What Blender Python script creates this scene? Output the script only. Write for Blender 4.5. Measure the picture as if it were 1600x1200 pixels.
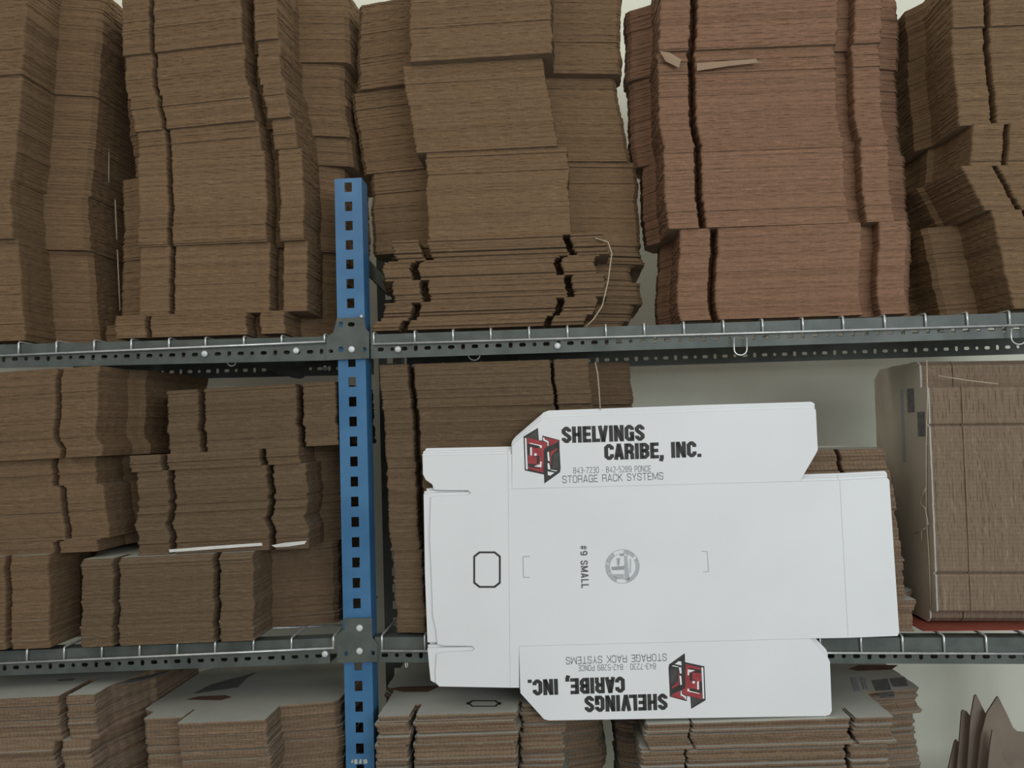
import bpy, bmesh, math, random
from mathutils import Vector, Matrix

random.seed(11)
S = bpy.context.scene
COL = S.collection
for o in list(bpy.data.objects):
    bpy.data.objects.remove(o)

# ------------------------------------------------------------------ camera
FPX = 1250.0                      # focal length in pixels of a 1600 px wide frame
CAM = Vector((0.0, 0.0, 1.50))
FRONT = 1.45                      # distance of the rack's front face
Yc = Vector((0.058, -0.064, 1.0)).normalized()       # world +Y seen by the camera (right, up, forward)
Zc = Vector((-0.028, 1.0, 0.0)); Zc = (Zc - Yc * Zc.dot(Yc)).normalized()
Xc = -Yc.cross(Zc)                                   # (right, up, forward) is left-handed
if Xc.x < 0: Xc = -Xc
RIGHT = Vector((Xc.x, Yc.x, Zc.x)); UP = Vector((Xc.y, Yc.y, Zc.y)); FWD = Vector((Xc.z, Yc.z, Zc.z))
cam_data = bpy.data.cameras.new('camera'); cam = bpy.data.objects.new('camera', cam_data); COL.objects.link(cam)
cam_data.sensor_width = 36.0; cam_data.sensor_fit = 'HORIZONTAL'; cam_data.lens = 36.0 * FPX / 1600.0
cam_data.clip_start = 0.01
M = Matrix((RIGHT, UP, -FWD)).transposed().to_4x4(); M.translation = CAM
cam.matrix_world = M
S.camera = cam

# ------------------------------------------------------------------ light and exposure
S.view_settings.view_transform = 'Standard'; S.view_settings.look = 'None'
S.view_settings.gamma = 1.0; S.view_settings.use_curve_mapping = False
S.view_settings.exposure = 0.0
W = bpy.data.worlds.new('world'); S.world = W; W.use_nodes = True
W.node_tree.nodes['Background'].inputs[0].default_value = (0.96, 0.99, 1.0, 1)
W.node_tree.nodes['Background'].inputs[1].default_value = 0.40

def area(name, loc, target, sx, sy, power, color):
    l = bpy.data.lights.new(name, 'AREA'); l.shape = 'RECTANGLE'; l.size = sx; l.size_y = sy
    l.energy = power; l.color = color
    o = bpy.data.objects.new(name, l); COL.objects.link(o); o.location = loc
    o.rotation_euler = (Vector(target) - Vector(loc)).to_track_quat('-Z', 'Y').to_euler()
    return o
area('ceiling_lamp', (-0.9, -1.0, 3.0), (0.1, 1.5, 1.3), 2.6, 1.2, 15, (1.0, 0.95, 0.83))
area('added_wall_fill', (0.3, 1.95, 3.3), (0.3, 2.1, 0.0), 3.6, 0.25, 12, (1.0, 0.98, 0.90))  # added unseen light above the rack, brightens the wall behind it
area('window_daylight', (1.7, -2.0, 2.0), (0.4, 1.45, 1.35), 2.2, 1.0, 56, (0.90, 0.96, 1.0))

# ------------------------------------------------------------------ helpers
def P(px, py, Y=FRONT):
    d = RIGHT * ((px - 800) / FPX) + UP * (-(py - 600) / FPX) + FWD
    return CAM + d * (Y / d.y)

def tag(o, label=None, cat=None, group=None, kind=None):
    if label: o['label'] = label
    if cat: o['category'] = cat
    if group: o['group'] = group
    if kind: o['kind'] = kind
    return o

def empty(name, loc=(0, 0, 0), rot=(0, 0, 0)):
    o = bpy.data.objects.new(name, None); COL.objects.link(o)
    o.location = loc; o.rotation_euler = rot; o.empty_display_size = 0.05
    return o

def obj(name, mesh, mats, parent=None):
    if mesh.users == 0 and mats is not None:
        mesh.materials.clear()
        for m in (mats if isinstance(mats, (list, tuple)) else [mats]): mesh.materials.append(m)
    o = bpy.data.objects.new(name, mesh); COL.objects.link(o)
    if parent: o.parent = parent
    return o

def bm_mesh(bm, name='mesh'):
    bmesh.ops.recalc_face_normals(bm, faces=bm.faces[:])
    me = bpy.data.meshes.new(name); bm.to_mesh(me); bm.free(); return me

def box_bm(bm, x0, x1, y0, y1, z0, z1):
    v = [bm.verts.new(c) for c in ((x0,y0,z0),(x1,y0,z0),(x1,y1,z0),(x0,y1,z0),(x0,y0,z1),(x1,y0,z1),(x1,y1,z1),(x0,y1,z1))]
    for f in ((0,3,2,1),(4,5,6,7),(0,1,5,4),(1,2,6,5),(2,3,7,6),(3,0,4,7)): bm.faces.new([v[i] for i in f])

def tube_bm(bm, pts, r, n=6, closed=False):
    pts = [Vector(p) for p in pts]; rings = []; m = len(pts); ref = None
    for i, p in enumerate(pts):
        a = pts[(i - 1) % m] if (i > 0 or closed) else p
        b = pts[(i + 1) % m] if (i < m - 1 or closed) else p
        t = (b - a).normalized()
        if ref is None: ref = Vector((0, 0, 1)) if abs(t.z) < .9 else Vector((1, 0, 0))
        u = (ref - t * ref.dot(t))
        if u.length < 1e-4: u = t.orthogonal()
        u.normalize(); w = t.cross(u); ref = u
        rings.append([bm.verts.new(p + (u * math.cos(2*math.pi*k/n) + w * math.sin(2*math.pi*k/n)) * r) for k in range(n)])
    for i in range(m if closed else m - 1):
        A, B = rings[i], rings[(i + 1) % m]
        for k in range(n): bm.faces.new((A[k], A[(k+1) % n], B[(k+1) % n], B[k]))
    if not closed:
        bm.faces.new(rings[0][::-1]); bm.faces.new(rings[-1])

def tube(pts, r, n=6, closed=False):
    bm = bmesh.new(); tube_bm(bm, pts, r, n, closed); me = bm_mesh(bm, 'tube')
    for p in me.polygons: p.use_smooth = True
    return me

def plate(outer, holes, thick):
    """flat plate with real holes, in local XY, thickness along Z"""
    cu = bpy.data.curves.new('c', 'CURVE'); cu.dimensions = '2D'; cu.fill_mode = 'BOTH'; cu.extrude = thick / 2
    for loop in [outer] + holes:
        s = cu.splines.new('POLY'); s.points.add(len(loop) - 1); s.use_cyclic_u = True
        for q, c in zip(s.points, loop): q.co = (c[0], c[1], 0, 1)
    o = bpy.data.objects.new('c', cu); COL.objects.link(o)
    bpy.context.view_layer.update()
    me = bpy.data.meshes.new_from_object(o.evaluated_get(bpy.context.evaluated_depsgraph_get()))
    bpy.data.objects.remove(o); bpy.data.curves.remove(cu)
    return me

def frame(origin, xdir, thick_dir=(0, 1, 0)):
    """matrix: local X along xdir, local Y up, local Z towards the viewer (-Y world)"""
    x = Vector(xdir).normalized(); z = -Vector(thick_dir).normalized(); y = z.cross(x).normalized(); z = x.cross(y)
    m = Matrix((x, y, z)).transposed().to_4x4(); m.translation = origin
    return m

def oval(cx, cy, w, h, n=10):
    r = min(w, h) / 2; out = []
    for k in range(n):
        a = 2 * math.pi * k / n + .01; x = math.cos(a); y = math.sin(a)
        sx = (w / 2 - r) * (1 if x > 0 else -1); sy = (h / 2 - r) * (1 if y > 0 else -1)
        out.append((cx + sx + r * x, cy + sy + r * y))
    return out

def join_bm(me, mat4=None):
    bm = bmesh.new(); bm.from_mesh(me)
    if mat4 is not None: bm.transform(mat4)
    return bm

# ------------------------------------------------------------------ materials
def new_mat(name, rough=.6, metal=0.0):
    m = bpy.data.materials.new(name); m.use_nodes = True
    b = m.node_tree.nodes['Principled BSDF']; b.inputs['Roughness'].default_value = rough; b.inputs['Metallic'].default_value = metal
    return m, m.node_tree, b

def kraft(name, rgb, lo=.74, hi=1.22, rand=.13, fleck=.28, flute=0.0):
    m, nt, b = new_mat(name, .9); N = nt.nodes; L = nt.links
    b.inputs['Specular IOR Level'].default_value = .15
    tc = N.new('ShaderNodeTexCoord'); oi = N.new('ShaderNodeObjectInfo')
    mul = N.new('ShaderNodeVectorMath'); mul.operation = 'SCALE'; mul.inputs[0].default_value = (37, 53, 91)
    L.new(oi.outputs['Random'], mul.inputs['Scale'])
    add = N.new('ShaderNodeVectorMath'); add.operation = 'ADD'
    L.new(tc.outputs['Object'], add.inputs[0]); L.new(mul.outputs[0], add.inputs[1])
    n1 = N.new('ShaderNodeTexNoise'); n1.inputs['Scale'].default_value = 55; n1.inputs['Detail'].default_value = 4; n1.inputs['Roughness'].default_value = .7
    n2 = N.new('ShaderNodeTexNoise'); n2.inputs['Scale'].default_value = 420; n2.inputs['Detail'].default_value = 2
    L.new(add.outputs[0], n1.inputs['Vector']); L.new(add.outputs[0], n2.inputs['Vector'])
    mx = N.new('ShaderNodeMath'); mx.operation = 'MULTIPLY_ADD'; mx.inputs[1].default_value = .55
    L.new(n1.outputs['Fac'], mx.inputs[0])
    m2 = N.new('ShaderNodeMath'); m2.operation = 'MULTIPLY'; m2.inputs[1].default_value = .45
    L.new(n2.outputs['Fac'], m2.inputs[0]); L.new(m2.outputs[0], mx.inputs[2])
    r = N.new('ShaderNodeValToRGB'); e = r.color_ramp.elements
    e[0].position = .3; e[0].color = (rgb[0]*lo, rgb[1]*lo, rgb[2]*lo, 1)
    e[1].position = .7; e[1].color = (rgb[0]*hi, rgb[1]*hi, rgb[2]*hi, 1)
    L.new(mx.outputs[0], r.inputs[0])
    # each sheet a little lighter or darker than its neighbours
    rr = N.new('ShaderNodeMapRange'); rr.inputs['To Min'].default_value = 1 - rand; rr.inputs['To Max'].default_value = 1 + rand * .8
    L.new(oi.outputs['Random'], rr.inputs['Value'])
    vm = N.new('ShaderNodeVectorMath'); vm.operation = 'SCALE'
    L.new(r.outputs[0], vm.inputs[0]); L.new(rr.outputs[0], vm.inputs['Scale'])
    last = vm.outputs[0]
    if flute:
        sx = N.new('ShaderNodeSeparateXYZ'); L.new(tc.outputs['Object'], sx.inputs[0])
        s1 = N.new('ShaderNodeMath'); s1.operation = 'MULTIPLY'; s1.inputs[1].default_value = 2*math.pi/.0075
        L.new(sx.outputs['X'], s1.inputs[0])
        s2 = N.new('ShaderNodeMath'); s2.operation = 'SINE'; L.new(s1.outputs[0], s2.inputs[0])
        s3 = N.new('ShaderNodeMapRange'); s3.inputs['From Min'].default_value = -1; s3.inputs['To Min'].default_value = 1 - flute
        L.new(s2.outputs[0], s3.inputs['Value'])
        v2 = N.new('ShaderNodeVectorMath'); v2.operation = 'SCALE'; L.new(last, v2.inputs[0]); L.new(s3.outputs[0], v2.inputs['Scale']); last = v2.outputs[0]
    # pale torn fibres
    n3 = N.new('ShaderNodeTexNoise'); n3.inputs['Scale'].default_value = 30; n3.inputs['Detail'].default_value = 3
    L.new(add.outputs[0], n3.inputs['Vector'])
    r3 = N.new('ShaderNodeValToRGB'); r3.color_ramp.elements[0].position = .62; r3.color_ramp.elements[1].position = .74
    L.new(n3.outputs['Fac'], r3.inputs[0])
    m3 = N.new('ShaderNodeMath'); m3.operation = 'MULTIPLY'; m3.inputs[1].default_value = fleck; L.new(r3.outputs[0], m3.inputs[0])
    mix = N.new('ShaderNodeMix'); mix.data_type = 'RGBA'
    L.new(m3.outputs[0], mix.inputs['Factor']); L.new(last, mix.inputs['A'])
    mix.inputs['B'].default_value = (rgb[0]*2.0, rgb[1]*2.05, rgb[2]*1.95, 1)
    L.new(mix.outputs['Result'], b.inputs['Base Color'])
    bp = N.new('ShaderNodeBump'); bp.inputs['Strength'].default_value = .5; bp.inputs['Distance'].default_value = .0008
    L.new(n2.outputs['Fac'], bp.inputs['Height']); L.new(bp.outputs[0], b.inputs['Normal'])
    return m

def noisy(name, c0, c1, scale, rough=.6, metal=0.0, bump=0.0, detail=4, spec=.4):
    m, nt, b = new_mat(name, rough, metal); N = nt.nodes; L = nt.links
    b.inputs['Specular IOR Level'].default_value = spec
    tc = N.new('ShaderNodeTexCoord'); n = N.new('ShaderNodeTexNoise'); n.inputs['Scale'].default_value = scale; n.inputs['Detail'].default_value = detail
    L.new(tc.outputs['Object'], n.inputs['Vector'])
    r = N.new('ShaderNodeValToRGB'); r.color_ramp.elements[0].position = .35; r.color_ramp.elements[1].position = .65
    r.color_ramp.elements[0].color = (*c0, 1); r.color_ramp.elements[1].color = (*c1, 1)
    L.new(n.outputs['Fac'], r.inputs[0]); L.new(r.outputs[0], b.inputs['Base Color'])
    if bump:
        bp = N.new('ShaderNodeBump'); bp.inputs['Strength'].default_value = bump; bp.inputs['Distance'].default_value = .002
        L.new(n.outputs['Fac'], bp.inputs['Height']); L.new(bp.outputs[0], b.inputs['Normal'])
    return m

K_BROWN = kraft('kraft_brown', (.186, .117, .064))
K_RED = kraft('kraft_reddish', (.235, .132, .081))
K_DARK = kraft('kraft_dull', (.172, .110, .062))
K_SHADY = kraft('kraft_shaded', (.138, .092, .054))  # darker copy of the kraft, middle-shelf shade put into its colour
K_LOW = kraft('kraft_greyish', (.215, .145, .093), flute=.15, rand=.25)
K_EDGE = kraft('kraft_upright', (.225, .165, .115), flute=.08, rand=.07)
LINER = noisy('grey_white_liner', (.44, .44, .385), (.51, .51, .45), 9, .7, spec=.2)
KFACE = noisy('kraft_face', (.20, .145, .10), (.25, .18, .125), 20, .85, spec=.15)
KGREY = noisy('greyish_printed_face', (.50, .445, .36), (.56, .50, .405), 12, .8, spec=.2)
WHITE = noisy('white_clay_coat', (.76, .77, .77), (.80, .81, .81), 5, .55, spec=.3)
WEDGE = kraft('white_board_edge', (.48, .46, .42), lo=.75, hi=1.15, rand=.12, fleck=.1)
INK = noisy('black_ink', (.030, .028, .027), (.045, .042, .04), 60, .6)
INKGREY = noisy('thin_black_ink', (.12, .12, .12), (.18, .18, .18), 90, .6)
INKPALE = noisy('pale_grey_ink', (.40, .42, .43), (.50, .52, .53), 250, .6)
INKMID = noisy('mid_grey_ink', (.30, .31, .32), (.38, .39, .40), 250, .6)
INKRED = noisy('red_ink', (.30, .035, .04), (.38, .055, .06), 80, .6)
PAPER = noisy('unprinted_white', (.80, .81, .80), (.84, .85, .84), 5, .55)
BLUE = noisy('blue_enamel', (.035, .135, .275), (.055, .175, .335), 14, .4, spec=.5)
STEEL = noisy('galvanised_steel', (.072, .084, .074), (.104, .118, .106), 30, .5, .15, spec=.4)
STEELDARK = noisy('dull_steel', (.10, .112, .098), (.13, .142, .128), 25, .6, .2)
WIRE = noisy('bright_zinc_wire', (.55, .56, .54), (.72, .73, .71), 60, .3, .6, spec=.6)
BOLT = noisy('zinc_bolt', (.55, .57, .57), (.78, .80, .80), 80, .4, .1)
TWINE = noisy('sisal_twine', (.40, .33, .23), (.52, .44, .32), 400, .9)
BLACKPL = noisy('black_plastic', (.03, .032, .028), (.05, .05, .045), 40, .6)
REDBOARD = noisy('red_board', (.30, .07, .045), (.36, .09, .06), 25, .7)
WALL = noisy('pale_green_grey_wall', (.70, .70, .585), (.75, .75, .63), 6, .9, bump=.15, detail=8, spec=.1)
FLOOR = noisy('concrete', (.30, .30, .28), (.38, .38, .36), 4, .8)
CEIL = noisy('ceiling_white', (.70, .70, .68), (.74, .74, .72), 4, .9)
TAN = noisy('torn_cardboard', (.19, .155, .12), (.25, .20, .155), 14, .9, spec=.1)

# ------------------------------------------------------------------ room shell
WALL_Y = FRONT + .66
def slab(name, x0, x1, y0, y1, z0, z1, m):
    bm = bmesh.new(); box_bm(bm, x0, x1, y0, y1, z0, z1); o = obj(name, bm_mesh(bm, name), m); o['kind'] = 'structure'; return o
slab('wall_back', -3, 3.6, WALL_Y, WALL_Y + .12, 0, 3.6, WALL)
slab('floor', -3, 3.6, -3, WALL_Y, -.1, 0, FLOOR)

# ------------------------------------------------------------------ rack
rack = empty('shelving_rack', P(550, 700, FRONT) * 1.0)
rack.location.z = 0; rack.location.y = FRONT
tag(rack, 'bolted steel shelving rack with blue slotted post and grey perforated beams', 'shelving rack')
RL = rack.location.copy()
def rpart(name, me, m, parent=None):
    o = obj(name, me, m, None); o.parent = parent or rack
    if parent is None: o.matrix_parent_inverse = Matrix.Translation(-RL)
    return o

RACK_D = .35
BH = .0445
def bolt_mesh(c, r=.0060, d=.005):
    bm = bmesh.new(); n = 14
    prof = [(r, 0), (r, -d * .45), (r * .75, -d * .85), (r * .3, -d)]
    rings = [[bm.verts.new((c[0] + q * math.cos(2*math.pi*k/n), c[1] + y, c[2] + q * math.sin(2*math.pi*k/n))) for k in range(n)] for q, y in prof]
    for a, b in zip(rings, rings[1:]):
        for k in range(n): bm.faces.new((a[k], a[(k+1) % n], b[(k+1) % n], b[k]))
    bm.faces.new(rings[-1]); bm.faces.new(rings[0][::-1])
    me = bm_mesh(bm, 'bolt')
    for p in me.polygons: p.use_smooth = True
    return me

def beam(a, b, m, bolts=(), flange=.03, name='front_beam', pitch=.0218, hv=.0165, lip=0):
    """a, b: world points on the beam's lower front edge; face towards the viewer"""
    d = b - a; L = d.length
    holes = []; x = .018; k = 0
    while x < L - .012:
        if k % 2 == 0: holes.append(oval(x, hv, .0125, .0075))
        elif k % 4 == 1: holes.append(oval(x, hv, .0075, .0075))
        else: holes.append(oval(x, hv, .0075, .0115))
        x += pitch; k += 1
    me = plate([(0, 0), (L, 0), (L, BH), (0, BH)], holes, .0022)
    bm = join_bm(me); box_bm(bm, 0, L, BH - .0022, BH, -flange, -.0011)      # top flange runs back
    if lip: box_bm(bm, 0, L, 0, .0022, -lip, -.0011)                          # channel: lower flange
    mm = frame(a, d); bm.transform(mm)
    o = rpart(name, bm_mesh(bm, 'beam'), m)
    for c in bolts: obj('bolt', bolt_mesh(c), BOLT, o)
    return o, d.normalized()

YB = FRONT
UL = (P(-60, 576.5, YB), P(516, 563, YB)); UR = (P(580, 560.5, YB), P(1850, 519.5, YB))
LL = (P(-60, 1058, YB), P(516, 1036, YB)); LR = (P(586, 1034.5, YB), P(1850, 1038, YB))
def up(seg, h): # point above segment in plane
    d = (seg[1] - seg[0]).normalized(); n = Vector((-d.z, 0, d.x)); return n * h
beam(*UL, STEEL, [P(320, 553, YB - .002), P(463, 548, YB - .002)])
beam(*UR, STEEL, [P(622, 546, YB - .002), P(871, 540.5, YB - .002)])
beam(*LL, STEEL, [P(508, 1021.5, YB - .002)], hv=.0140, lip=.055)
beam(*LR, STEEL, [], hv=.0125, lip=.055)
back = Vector((0, RACK_D, 0))
for seg, bl in ((UL, [P(508, 575.5, YB + RACK_D - .002)]), (UR, []), (LL, []), (LR, [])):
    beam(seg[0] + back, seg[1] + back, STEELDARK, bl, name='rear_beam')
# third level, just under the frame
TL = (P(-60, 1404, YB), P(520, 1384, YB)); TR = (P(590, 1422, YB), P(1850, 1394.3, YB))
beam(*TL, STEEL); beam(*TR, STEEL)
for seg in (TL, TR): beam(seg[0] + back, seg[1] + back, STEELDARK, name='rear_beam')

def post(name, y, ptop, pbot_dir, m, width=.0515, dy=0):
    """slotted U post whose front face stands at depth y; ptop: pixel of its top centre"""
    if isinstance(ptop, Vector): t = ptop; b2 = t - Vector((0, 0, 1))
    else: t = P(ptop[0], ptop[1], y); b2 = P(pbot_dir[0], pbot_dir[1], y)
    d = (t - b2).normalized(); L = (t.z) / d.z; base = t - d * L
    w = width / 2; q = .0070; g2 = .00125; bm = bmesh.new()
    box_bm(bm, -w, -q, 0, L, -g2, g2); box_bm(bm, q, w, 0, L, -g2, g2)
    v = L - .0165; top = L
    while v > .03:
        box_bm(bm, -q, q, v + .0085, top, -g2, g2); top = v - .0095; v -= .0366
    box_bm(bm, -q, q, 0, top, -g2, g2)
    for s_ in (-1, 1):
        x0, x1 = (w - .0025, w) if s_ > 0 else (-w, -w + .0025)
        box_bm(bm, x0, x1, 0, L, -.042, -.00125)
    x = Vector((d.z, 0, -d.x))
    bm.transform(frame(base + Vector((0, dy, 0)), x))
    return rpart(name, bm_mesh(bm, name), m), d
fp, pd = post('front_post', YB + .0045, (544, 279), (563, 1190), BLUE)
rp, _ = post('rear_post', YB + .0045, (544, 279), (563, 1190), STEELDARK, dy=RACK_D - .012)
endtop = Vector((UR[1].x - .026, YB + .0045, fp.bound_box[1][2])); endtop.z = P(544, 279, YB).z
post('front_post', YB, endtop, None, BLUE); post('rear_post', YB, endtop, None, STEELDARK, dy=RACK_D - .012)
for pts in ([(549, 1189), (551, 1186), (552, 1192), (549, 1192)], [(553, 1187), (558, 1186), (559, 1193), (554, 1194)], [(562, 1186), (565, 1186), (565, 1193), (561, 1193)], [(567, 1187), (573, 1186), (575, 1192), (569, 1194)]):
    o0_ = P(*pts[0], YB + .0028)
    me_ = plate([((P(q[0], q[1], YB + .0028) - o0_).x, (P(q[0], q[1], YB + .0028) - o0_).z) for q in pts], [], .0006)
    mk = rpart('paint_mark', bm_mesh(join_bm(me_, frame(o0_, (1, 0, 0))), 'mark'), LINER); mk['label'] = 'pale rubbed mark'
# ties that join front and rear post
def bar(p, q, h, t, m, name):
    d = q - p; bm = bmesh.new(); L = d.length; box_bm(bm, 0, L, -h/2, h/2, -t/2, t/2)
    x = d.normalized(); z = x.cross(Vector((0, 0, 1))).normalized(); y = z.cross(x)
    mm = Matrix((x, y, z)).transposed().to_4x4(); mm.translation = p; bm.transform(mm)
    return rpart(name, bm_mesh(bm, name), m)
pf = P(558, 400, YB + .05)
bar(pf, Vector((pf.x, YB + RACK_D - .015, pf.z - .012)), .034, .003, STEELDARK, 'side_tie')

def gusset(pts, bolts, holes, y):
    o0 = P(pts[0][0], pts[0][1], y)
    def loc(q): w = P(q[0], q[1], y) - o0; return (w.x, w.z)
    me = plate([loc(q) for q in pts], [[loc(q) for q in h] for h in holes], .0022)
    bm = join_bm(me, frame(o0, (1, 0, 0)))
    o = rpart('gusset_plate', bm_mesh(bm, 'gusset'), STEEL)
    for c, r in bolts: obj('bolt', bolt_mesh(P(c[0], c[1], y - .0012), r), BOLT, o)
    return o
def poval(cx, cy, w, h): return oval(cx, cy, w, h)
GY = YB - .0036
gusset([(527, 497), (569, 496), (572, 514), (577, 519), (577, 560), (510, 563), (510, 527), (521, 519)],
       [((549.5, 546), .0062), ((565, 494.5), .0030)],
       [poval(549, 507, 11, 7), poval(533, 507, 7, 9), poval(533, 546, 8, 9), poval(517, 549, 8, 6), poval(570, 546, 5, 7)], GY)
gusset([(539, 966), (581, 965), (582, 996), (590, 1006), (590, 1034), (527, 1035.5), (527, 1003), (530, 992), (539, 984)],
       [((562, 981), .0062), ((562, 1017), .0060)],
       [poval(541, 1021, 6, 7), poval(583, 1020, 6, 7)], GY)

# ------------------------------------------------------------------ wire decks
RW = .0021
def deck(seg, xs, wire_y, label, hooks=(), deep=True):
    """xs: pixel columns of the wires; wire_y: two pixels of the front rail"""
    t = empty('wire_deck', (seg[0] + seg[1]) / 2 + up(seg, BH)); t.rotation_euler = (0, 0, 0)
    tag(t, label, 'wire deck', 'wire decks on the rack')
    T = Matrix.Translation(-t.location)
    def topz(x): f = (x - seg[0].x) / (seg[1].x - seg[0].x); return seg[0].z + f * (seg[1].z - seg[0].z) + BH
    yf = YB - .0040
    ends = []
    for px in xs:
        f = (px - wire_y[0][0]) / (wire_y[1][0] - wire_y[0][0]); py = wire_y[0][1] + f * (wire_y[1][1] - wire_y[0][1])
        a = P(px, py, yf); z = topz(a.x) + RW + .0014
        pts = [a - Vector((0, 0, .001)), Vector((a.x, yf, z - .002)), Vector((a.x, yf + .002, z)), Vector((a.x, YB + RACK_D + .004, z))]
        ends.append(a)
        o = obj('deck_wire', tube(pts, RW), WIRE, t); o.matrix_parent_inverse = T
    a, b = ends[0], ends[-1]
    o = obj('front_rail', tube([a + Vector((-.002, -RW, 0)), b + Vector((.002, -RW, 0))], RW * 1.05), WIRE, t); o.matrix_parent_inverse = T
    for k in range(1, 4):
        y = YB + .035 + (RACK_D - .06) * k / 4.0
        o = obj('cross_wire', tube([Vector((a.x - .006, y, topz(a.x) - RW)), Vector((b.x + .006, y, topz(b.x) - RW))], RW), WIRE, t); o.matrix_parent_inverse = T
    for (px, py, w, h, y) in hooks:
        pts = [P(px - w/2, py - h, y)] + [P(px - w/2 * math.cos(math.pi*k/8), py - w*.4 + w * .45 * math.sin(math.pi*k/8), y) for k in range(9)] + [P(px + w/2, py - h, y)]
        o = obj('hook', tube(pts, .0014), WIRE, t); o.matrix_parent_inverse = T
    return t
deck(UL, [-30, 29, 88, 147, 205, 264, 321, 381, 440, 507], ((0, 556), (507, 534)), 'wire deck on the upper shelf, left of the blue post', [(362, 571, 13, 20, YB + .036)])
deck(UR, [584, 648, 708, 767, 827, 887, 947, 1007, 1069, 1131, 1192, 1255, 1318, 1383, 1447, 1512, 1578, 1643, 1709, 1775], ((580, 538), (1600, 508)),
     'wire deck on the upper shelf, right of the blue post', [(741, 562, 18, 22, YB + .036), (1157, 554, 20, 27, YB - .012), (1592, 537, 24, 24, YB - .012)])
deck(LL, [-17, 42, 100, 159, 218, 277, 336, 396, 455.5, 521], ((0, 1036), (521, 1012)), 'wire deck on the middle shelf, left of the blue post')
deck(LR, [597, 664, 726, 788, 850, 911, 973, 1034, 1096, 1158, 1220, 1282, 1346, 1411, 1476, 1542, 1608, 1673, 1738, 1803], ((597, 1016.5), (1600, 1021)),
     'wire deck on the middle shelf, behind the white box blank', [(635, 1042, 3, 12, YB + .036)])
deck(TL, [-17, 42, 100, 159, 218, 277, 336, 396, 455, 515], ((0, 1380), (521, 1363)), 'wire deck on the bottom shelf, left of the blue post')
deck(TR, [597, 664, 726, 788, 850, 911, 973, 1034, 1096, 1158, 1220, 1282, 1346, 1411, 1476, 1542, 1608, 1673, 1738, 1803], ((597, 1401), (1600, 1379)),
     'wire deck on the bottom shelf, right of the blue post')
def deck_z(seg, x):
    f = (x - seg[0].x) / (seg[1].x - seg[0].x); return seg[0].z + f * (seg[1].z - seg[0].z) + BH + 2 * RW + .0030

# ------------------------------------------------------------------ flattened boxes
TH = .0030
def contour(c):
    """plan outline of a flattened box, front towards -y; c in metres, x from panel left edge"""
    p = c['p']; pts = []
    D = c['D']; wl, wr = c['wl'], c['wr']; sl = c.get('slant', .02)
    r = .004
    fs = c.get('fset', 0.0)
    def corner(x0, x1, y):        # a little rounded front edge
        return [(x0, y + r), (x0 + r * .3, y + r * .3), (x0 + r, y), (x1 - r, y), (x1 - r * .3, y + r * .3), (x1, y + r)]
    if wl > c['fl'][0] - .004: pass
    # left wing
    pts += [(wl, D - .03), (wl, p + sl + .01), (wl + .008, p + sl), (c['fl'][0] if c['fl'] else c['mn'][0], p)]
    if c['fl'] and c['fl'][1] > c['fl'][0]:
        pts += corner(c['fl'][0], c['fl'][1], fs)
        pts += [(c['fl'][1], c['sL']), (c['mn'][0], c['sL'])]
    pts += corner(c['mn'][0], c['mn'][1], 0)
    if c['fr'] and c['fr'][1] > c['fr'][0]:
        pts += [(c['mn'][1], c['sR']), (c['fr'][0], c['sR'])]
        pts += corner(c['fr'][0], c['fr'][1], c.get('frset', fs * .6))
        x = c['fr'][1]
    else: x = c['mn'][1]
    pts += [(x, p), (wr - .008, p + sl), (wr, p + sl + .01), (wr, D - .03), (wr - .02, D), (wl + .02, D)]
    return pts

def wobble(pts, amp, step, rnd):
    out = []
    n = len(pts)
    for i in range(n):
        a = Vector(pts[i]); b = Vector(pts[(i + 1) % n]); d = b - a; L = d.length
        out.append((a.x, a.y))
        k = int(L / step)
        if k < 1 or L < 1e-6: continue
        nrm = Vector((-d.y, d.x)) / L
        for j in range(1, k + 1):
            q = a + d * (j / (k + 1)) + nrm * rnd.uniform(-amp, amp); out.append((q.x, q.y))
    return out

def sheet_mesh(pts, th=TH):
    bm = bmesh.new()
    n = len(pts)
    lo = [bm.verts.new((x, y, 0)) for x, y in pts]; hi = [bm.verts.new((x, y, th)) for x, y in pts]
    f = bm.faces.new(hi); f.material_index = 1
    f = bm.faces.new(lo[::-1]); f.material_index = 2
    for i in range(n): bm.faces.new((lo[i], lo[(i+1) % n], hi[(i+1) % n], hi[i]))
    bmesh.ops.recalc_face_normals(bm, faces=bm.faces[:])
    me = bpy.data.meshes.new('sheet'); bm.to_mesh(me); bm.free(); return me

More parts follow.
